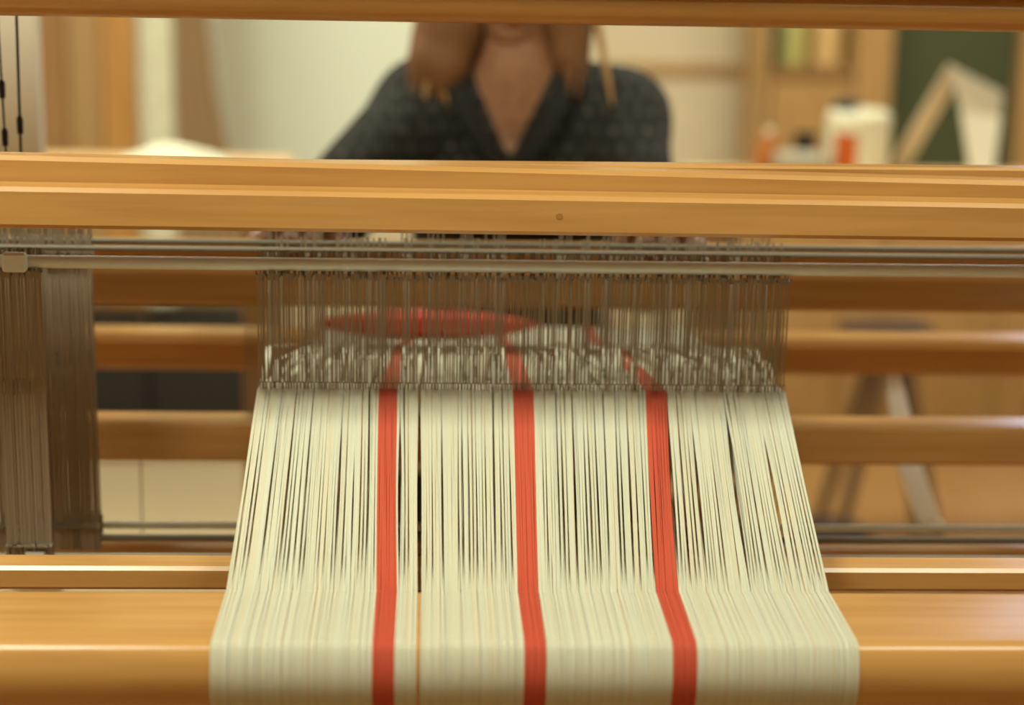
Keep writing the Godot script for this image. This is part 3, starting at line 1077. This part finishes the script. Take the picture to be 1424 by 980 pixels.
func build_background() -> void:
	var b := B.new()
	# white board on the back wall
	var wb := thing("white_board", "large pale board on the back wall behind the weaver's head", "board")
	part("panel", beam(-1.6, 0.30, 4.775, 4.797, 0.5, 1.9, 0.003), mats.board_paint, wb)
	# white upright near the loom at the left, with a dark cord hanging on it
	var wp := thing("white_post", "white painted upright post at the far left behind the loom", "post")
	part("upright", box_mesh(V(-0.571, 0.65, 2.30), Vector3(0.060, 1.30, 0.03), 0.003), mats.white_paint, wp)
	part("foot", box_mesh(V(-0.571, 0.015, 2.30), Vector3(0.12, 0.03, 0.25), 0.003), mats.white_paint, wp)
	for q in [[-0.4443, -0.4475, 0.0013, "right", [1.0735]], [-0.4635, -0.4600, 0.0010, "left", [1.1061, 1.0620]]]:
		var hc := thing("hanging_cord", "thin dark cord with small black peg, %s one of two at the far left" % q[3], "cord", Vector3.ZERO, "cords hanging at the far left")
		b = B.new()
		b.tube(V(q[0], 1.262, 1.74), V(q[1], 1.00, 1.74), q[2], q[2], 6)
		part("cord", b.mesh(), mats.cord_dark, hc)
		for h in q[4]:
			var x: float = lerpf(q[0], q[1], (1.262 - h) / 0.262)
			b = B.new()
			b.lathe(V(x, h - 0.009, 1.74), [Vector2(0, 0), Vector2(0.0028, 0.002), Vector2(0.0031, 0.015), Vector2(0.0018, 0.018), Vector2(0, 0.018)], 12)
			part("peg", b.mesh(), mats.black_plastic, hc)
	# tall wooden cupboard left
	var cb := thing("wooden_cupboard", "tall wooden cupboard with brown and honey coloured doors at the far left", "cupboard")
	part("body", box_mesh(V(-0.83, 0.95, 4.36), Vector3(0.22, 1.9, 0.26), 0.003), mats.brown_wood, cb)
	part("door", box_mesh(V(-0.905, 1.11, 4.215), Vector3(0.068, 1.5, 0.02), 0.003), mats.brown_wood, cb)
	var mid := part("door", box_mesh(V(-0.833, 1.11, 4.212), Vector3(0.070, 1.5, 0.02), 0.003), mats.pale_door, cb)
	mid.set_meta("label", "paler door panel")
	part("door", box_mesh(V(-0.758, 1.11, 4.208), Vector3(0.074, 1.5, 0.02), 0.003), mats.honey_wood, cb)
	part("plinth", box_mesh(V(-0.83, 0.17, 4.205), Vector3(0.225, 0.34, 0.04), 0.003), mats.crate_dark, cb)
	# curtain, gathered, flaring to the right lower down
	var cu := thing("curtain", "gathered beige brown curtain hanging beside the white pillar", "curtain")
	b = B.new()
	drape(b, -0.638, -0.563, 0.16, 5.0)
	part("fabric", b.mesh(), mats.curtain, cu)
	b = B.new()
	var wc := thing("curtain", "narrow white curtain strip between the wooden cupboard and the beige brown curtain", "curtain")
	b = B.new()
	drape(b, -0.716, -0.644, 0.0, 3.0)
	part("fabric", b.mesh(), mats.white_fabric, wc)
	var rod := thing("curtain_rod", "thin steel rod above the frame from which both curtains hang", "curtain rod")
	b = B.new()
	b.tube(V(-0.80, 2.41, 4.22), V(-0.2, 2.41, 4.22), 0.01, 0.01, 10)
	for x in [-0.79, -0.21]:
		b.tube(V(x, 2.41, 4.22), V(x, 2.70, 4.22), 0.006, 0.006, 8)
	part("rod", b.mesh(), mats.steel, rod)
	# left table with the heap of white cloth
	table("side_table", "small wooden side table at the left carrying the heap of white cloth", -0.90, -0.30, 2.86, 3.20, 0.848)
	var heap := SDF.new()
	heap.k = 0.03
	heap.bone(V(-0.53, 0.848, 3.0), V(-0.45, 0.848, 3.0), 0.030, 0.032, Vector3(0.7, 1, 0.7))
	heap.bone(V(-0.47, 0.850, 2.98), V(-0.41, 0.848, 3.02), 0.026, 0.018, Vector3(0.7, 1, 0.7))
	heap.bone(V(-0.50, 0.864, 3.03), V(-0.46, 0.866, 2.97), 0.022, 0.018)
	heap.cut = func(p: Vector3, d: float) -> float: return maxf(d, 0.8485 - p.y)
	b = B.new()
	heap.into(b, 0.007)
	var hp2 := thing("cloth_heap", "low rounded heap of white cloth on the side table at the left", "cloth")
	part("fabric", b.mesh(), mats.white_fabric, hp2)
	# beige mat and dark crate below the side table
	var mt := thing("floor_mat", "pale beige mat on the floor seen below the loom at the left", "mat")
	part("mat", beam(-1.5, -0.18, 3.0, 4.15, 0.0005, 0.008, 0.002), mats.mat_beige, mt)
	var cr := thing("storage_crate", "dark brown storage crate standing on the floor at the left", "crate")
	b = B.new()
	for d in [4.22, 4.50]:
		b.box(V(-0.59, 0.17, d), Vector3(0.25, 0.26, 0.014), 0.003)
	for x in [-0.708, -0.472]:
		b.box(V(x, 0.17, 4.36), Vector3(0.014, 0.26, 0.27), 0.003)
	b.box(V(-0.59, 0.022, 4.36), Vector3(0.25, 0.04, 0.29), 0.003)
	part("body", b.mesh(), mats.crate_dark, cr)
	part("lid", beam(-0.718, -0.462, 4.21, 4.51, 0.301, 0.315, 0.004), mats.crate_dark, cr)
	# right: cupboard with posts, shelf bay and a green door
	var k2 := thing("shelf_cupboard", "light wooden cupboard with an open shelf and a dark green door at the right", "cupboard")
	part("back_panel", beam(0.715, 1.46, 4.70, 4.72, 0.0, 1.9, 0.002), mats.oak_cupboard, k2)
	part("lower_panel", beam(0.735, 0.934, 4.41, 4.43, 0.03, 0.884, 0.002), mats.oak_cupboard, k2)
	part("side_panel", box_mesh(V(0.722, 0.95, 4.55), Vector3(0.014, 1.9, 0.30), 0.002), mats.oak_cupboard, k2)
	part("divider", box_mesh(V(0.742, 1.40, 4.55), Vector3(0.022, 0.99, 0.28), 0.002), mats.dark_green, k2).set_meta("label", "dark green divider")
	part("shelf", beam(0.737, 0.933, 4.40, 4.70, 0.884, 0.902, 0.002), mats.brown_wood, k2)
	part("post", box_mesh(V(0.977, 0.95, 4.55), Vector3(0.084, 1.9, 0.31), 0.003), mats.oak_cupboard, k2)
	part("post", box_mesh(V(1.375, 0.95, 4.55), Vector3(0.09, 1.9, 0.31), 0.003), mats.oak_cupboard, k2)
	part("plinth", beam(1.02, 1.33, 4.42, 4.44, 0.0, 0.60, 0.002), mats.oak_cupboard, k2)
	part("door", beam(1.022, 1.328, 4.44, 4.46, 0.605, 1.88, 0.002), mats.chalk_green, k2).set_meta("label", "dark green door panel")
	part("top_panel", beam(0.70, 1.44, 4.38, 4.72, 1.90, 1.93, 0.003), mats.oak_cupboard, k2)
	var j1 := thing("jar", "pale yellow green jar on the cupboard shelf, left of the tan one", "jar", V(0.795, 0.9025, 4.50), "jars on the cupboard shelf")
	b = B.new()
	b.lathe(Vector3.ZERO, [Vector2(0, 0), Vector2(0.036, 0), Vector2(0.038, 0.006), Vector2(0.038, 0.10), Vector2(0.030, 0.115), Vector2(0, 0.115)])
	part("body", b.mesh(), mats.jar_yellow, j1)
	b = B.new()
	b.lathe(Vector3(0, 0.115, 0), [Vector2(0.032, 0), Vector2(0.032, 0.02), Vector2(0.028, 0.022), Vector2(0, 0.022)])
	part("lid", b.mesh(), mats.white_plastic, j1)
	var j2: Node3D = j1.duplicate()
	j2.name = numbered("jar")
	add_child(j2)
	j2.position = V(0.885, 0.9025, 4.51)
	j2.set_meta("label", "tan jar on the cupboard shelf beside the yellow green one")
	j2.get_child(0).material_override = mats.jar_tan
	# right table with the canister, the folded sheet and small things
	table("work_table", "wooden work table at the right carrying the white canister and folded sheet", 0.42, 1.40, 3.22, 3.58, 0.785)
	var can := thing("canister", "white plastic canister with a black knob lid and an orange label on the work table", "canister", V(0.735, 0.785, 3.48))
	b = B.new()
	b.lathe(Vector3.ZERO, [Vector2(0, 0), Vector2(0.056, 0), Vector2(0.060, 0.006), Vector2(0.060, 0.112), Vector2(0.054, 0.122), Vector2(0.0, 0.124)], 32)
	part("body", b.mesh(), mats.white_plastic, can)
	b = B.new()
	b.lathe(Vector3(-0.026, 0.1235, 0), [Vector2(0, 0), Vector2(0.022, 0), Vector2(0.024, 0.010), Vector2(0.017, 0.020), Vector2(0, 0.022)], 20)
	part("knob", b.mesh(), mats.black_plastic, can)
	b = B.new()
	for k in 6:
		var a0 := lerpf(-0.98, -0.22, k / 6.0)
		var a1 := lerpf(-0.98, -0.22, (k + 1) / 6.0)
		var n0 := Vector3(sin(a0), 0, cos(a0))
		var n1 := Vector3(sin(a1), 0, cos(a1))
		var r := 0.0607
		b.quad(b.add(n0 * r + Vector3(0, 0.015, 0), n0), b.add(n1 * r + Vector3(0, 0.015, 0), n1), b.add(n1 * r + Vector3(0, 0.084, 0), n1), b.add(n0 * r + Vector3(0, 0.084, 0), n0))
	part("label", b.mesh(), mats.orange_label, can)
	# the folded sheet, standing like a tent with a bent flap
	var fs := thing("folded_sheet", "stiff white sheet folded into a tent standing on the work table at the right", "paper")
	b = B.new()
	slab(b, [V(0.806, 0.786, 3.53), V(0.848, 0.786, 3.55), V(0.884, 0.99, 3.345), V(0.858, 1.008, 3.335)], 0.004)
	part("left_panel", b.mesh(), mats.paper, fs)
	b = B.new()
	slab(b, [V(0.858, 1.008, 3.338), V(0.886, 0.925, 3.338), V(0.958, 0.915, 3.33), V(0.966, 0.957, 3.355)], 0.004)
	slab(b, [V(0.886, 0.925, 3.338), V(0.908, 0.786, 3.30), V(0.942, 0.786, 3.30), V(0.958, 0.915, 3.33)], 0.004)
	part("right_panel", b.mesh(), mats.paper, fs)
	var gt := thing("card_tray", "low grey card tray on the work table left of the canister", "tray")
	part("body", beam(0.58, 0.665, 3.40, 3.50, 0.785, 0.828, 0.003), mats.grey_card, gt)
	var sp := thing("yarn_cone", "small orange cone of yarn on the work table", "yarn cone", V(0.575, 0.785, 3.52))
	b = B.new()
	b.lathe(Vector3.ZERO, [Vector2(0, 0), Vector2(0.026, 0), Vector2(0.026, 0.03), Vector2(0.016, 0.068), Vector2(0, 0.07)])
	part("yarn", b.mesh(), mats.orange_yarn, sp)
	b = B.new()
	b.lathe(Vector3(0, 0.07, 0), [Vector2(0.008, 0), Vector2(0.006, 0.012), Vector2(0, 0.012)], 12)
	part("core", b.mesh(), mats.paper, sp)
	var cup := thing("cup", "small dark cup between the orange yarn cone and the canister", "cup", V(0.648, 0.785, 3.54))
	b = B.new()
	b.lathe(Vector3.ZERO, [Vector2(0, 0), Vector2(0.018, 0), Vector2(0.022, 0.07), Vector2(0.020, 0.07), Vector2(0.016, 0.004), Vector2(0, 0.004)], 20)
	part("body", b.mesh(), mats.crate_dark, cup)
	var bu := thing("cloth_bundle", "dark purple grey cloth bundle on the floor beside the stool", "bundle")
	var bs := SDF.new()
	bs.k = 0.03
	bs.bone(V(0.66, 0.03, 3.45), V(0.80, 0.03, 3.42), 0.05, 0.045)
	bs.bone(V(0.70, 0.07, 3.46), V(0.76, 0.07, 3.44), 0.045, 0.04)
	bs.cut = func(p: Vector3, d: float) -> float: return maxf(d, 0.001 - p.y)
	b = B.new()
	bs.into(b, 0.012)
	part("fabric", b.mesh(), mats.purple_grey, bu)
	# dark A-legged stool at the right, under the table
	var st := thing("stool", "dark stool with splayed legs standing behind the loom at the right", "stool")
	part("seat", beam(0.76, 0.94, 3.52, 3.68, 0.44, 0.465, 0.008), mats.stool_dark, st)
	for s in [-1, 1]:
		for z in [-1, 1]:
			b = B.new()
			b.tube(V(0.855 + s * 0.012, 0.445, 3.60 + z * 0.04), V(0.855 + s * 0.11, 0.0, 3.60 + z * 0.09), 0.014, 0.012, 10)
			part("leg", b.mesh(), mats.stool_dark, st)
	b = B.new()
	b.tube(V(0.77, 0.2, 3.6), V(0.94, 0.2, 3.6), 0.009, 0.009, 8)
	part("stretcher", b.mesh(), mats.stool_dark, st)

# a gathered hanging cloth on the rod at d 4.22
func drape(b: B, x0: float, x1: float, flare: float, folds: float) -> void:
	var nx := 48
	for side in [1.0, -1.0]:
		var grid := []
		for r in 9:
			var h := lerpf(2.4, 0.36, r / 8.0)
			var row := []
			for k in nx + 1:
				var u := k / float(nx)
				var fold := sin(u * TAU * folds) * 0.005
				var slope := cos(u * TAU * folds) * 0.005 * TAU * folds / (x1 - x0)
				row.append(b.add(V(lerpf(x0, x1 + maxf(0.97 - h, -0.05) * flare, u), h, 4.22 + fold - side * 0.001), Vector3(slope, 0, 1).normalized() * side))
			grid.append(row)
		for r in 8:
			for k in nx:
				b.quad(grid[r][k], grid[r][k + 1], grid[r + 1][k + 1], grid[r + 1][k])

# a thick sheet with four corners
func slab(b: B, c: Array, th: float) -> void:
	var nn: Vector3 = (c[1] - c[0]).cross(c[2] - c[0]).normalized()
	var o := nn * th * 0.5
	b.flat4(c[0] + o, c[1] + o, c[2] + o, c[3] + o, nn)
	b.flat4(c[0] - o, c[1] - o, c[2] - o, c[3] - o, -nn)
	for k in 4:
		var p: Vector3 = c[k]
		var q: Vector3 = c[(k + 1) % 4]
		b.flat4(p + o, q + o, q - o, p - o, (q - p).cross(nn).normalized() * signf((q - p).cross(nn).dot((p + q) * 0.5 - (c[0] + c[1] + c[2] + c[3]) * 0.25)))
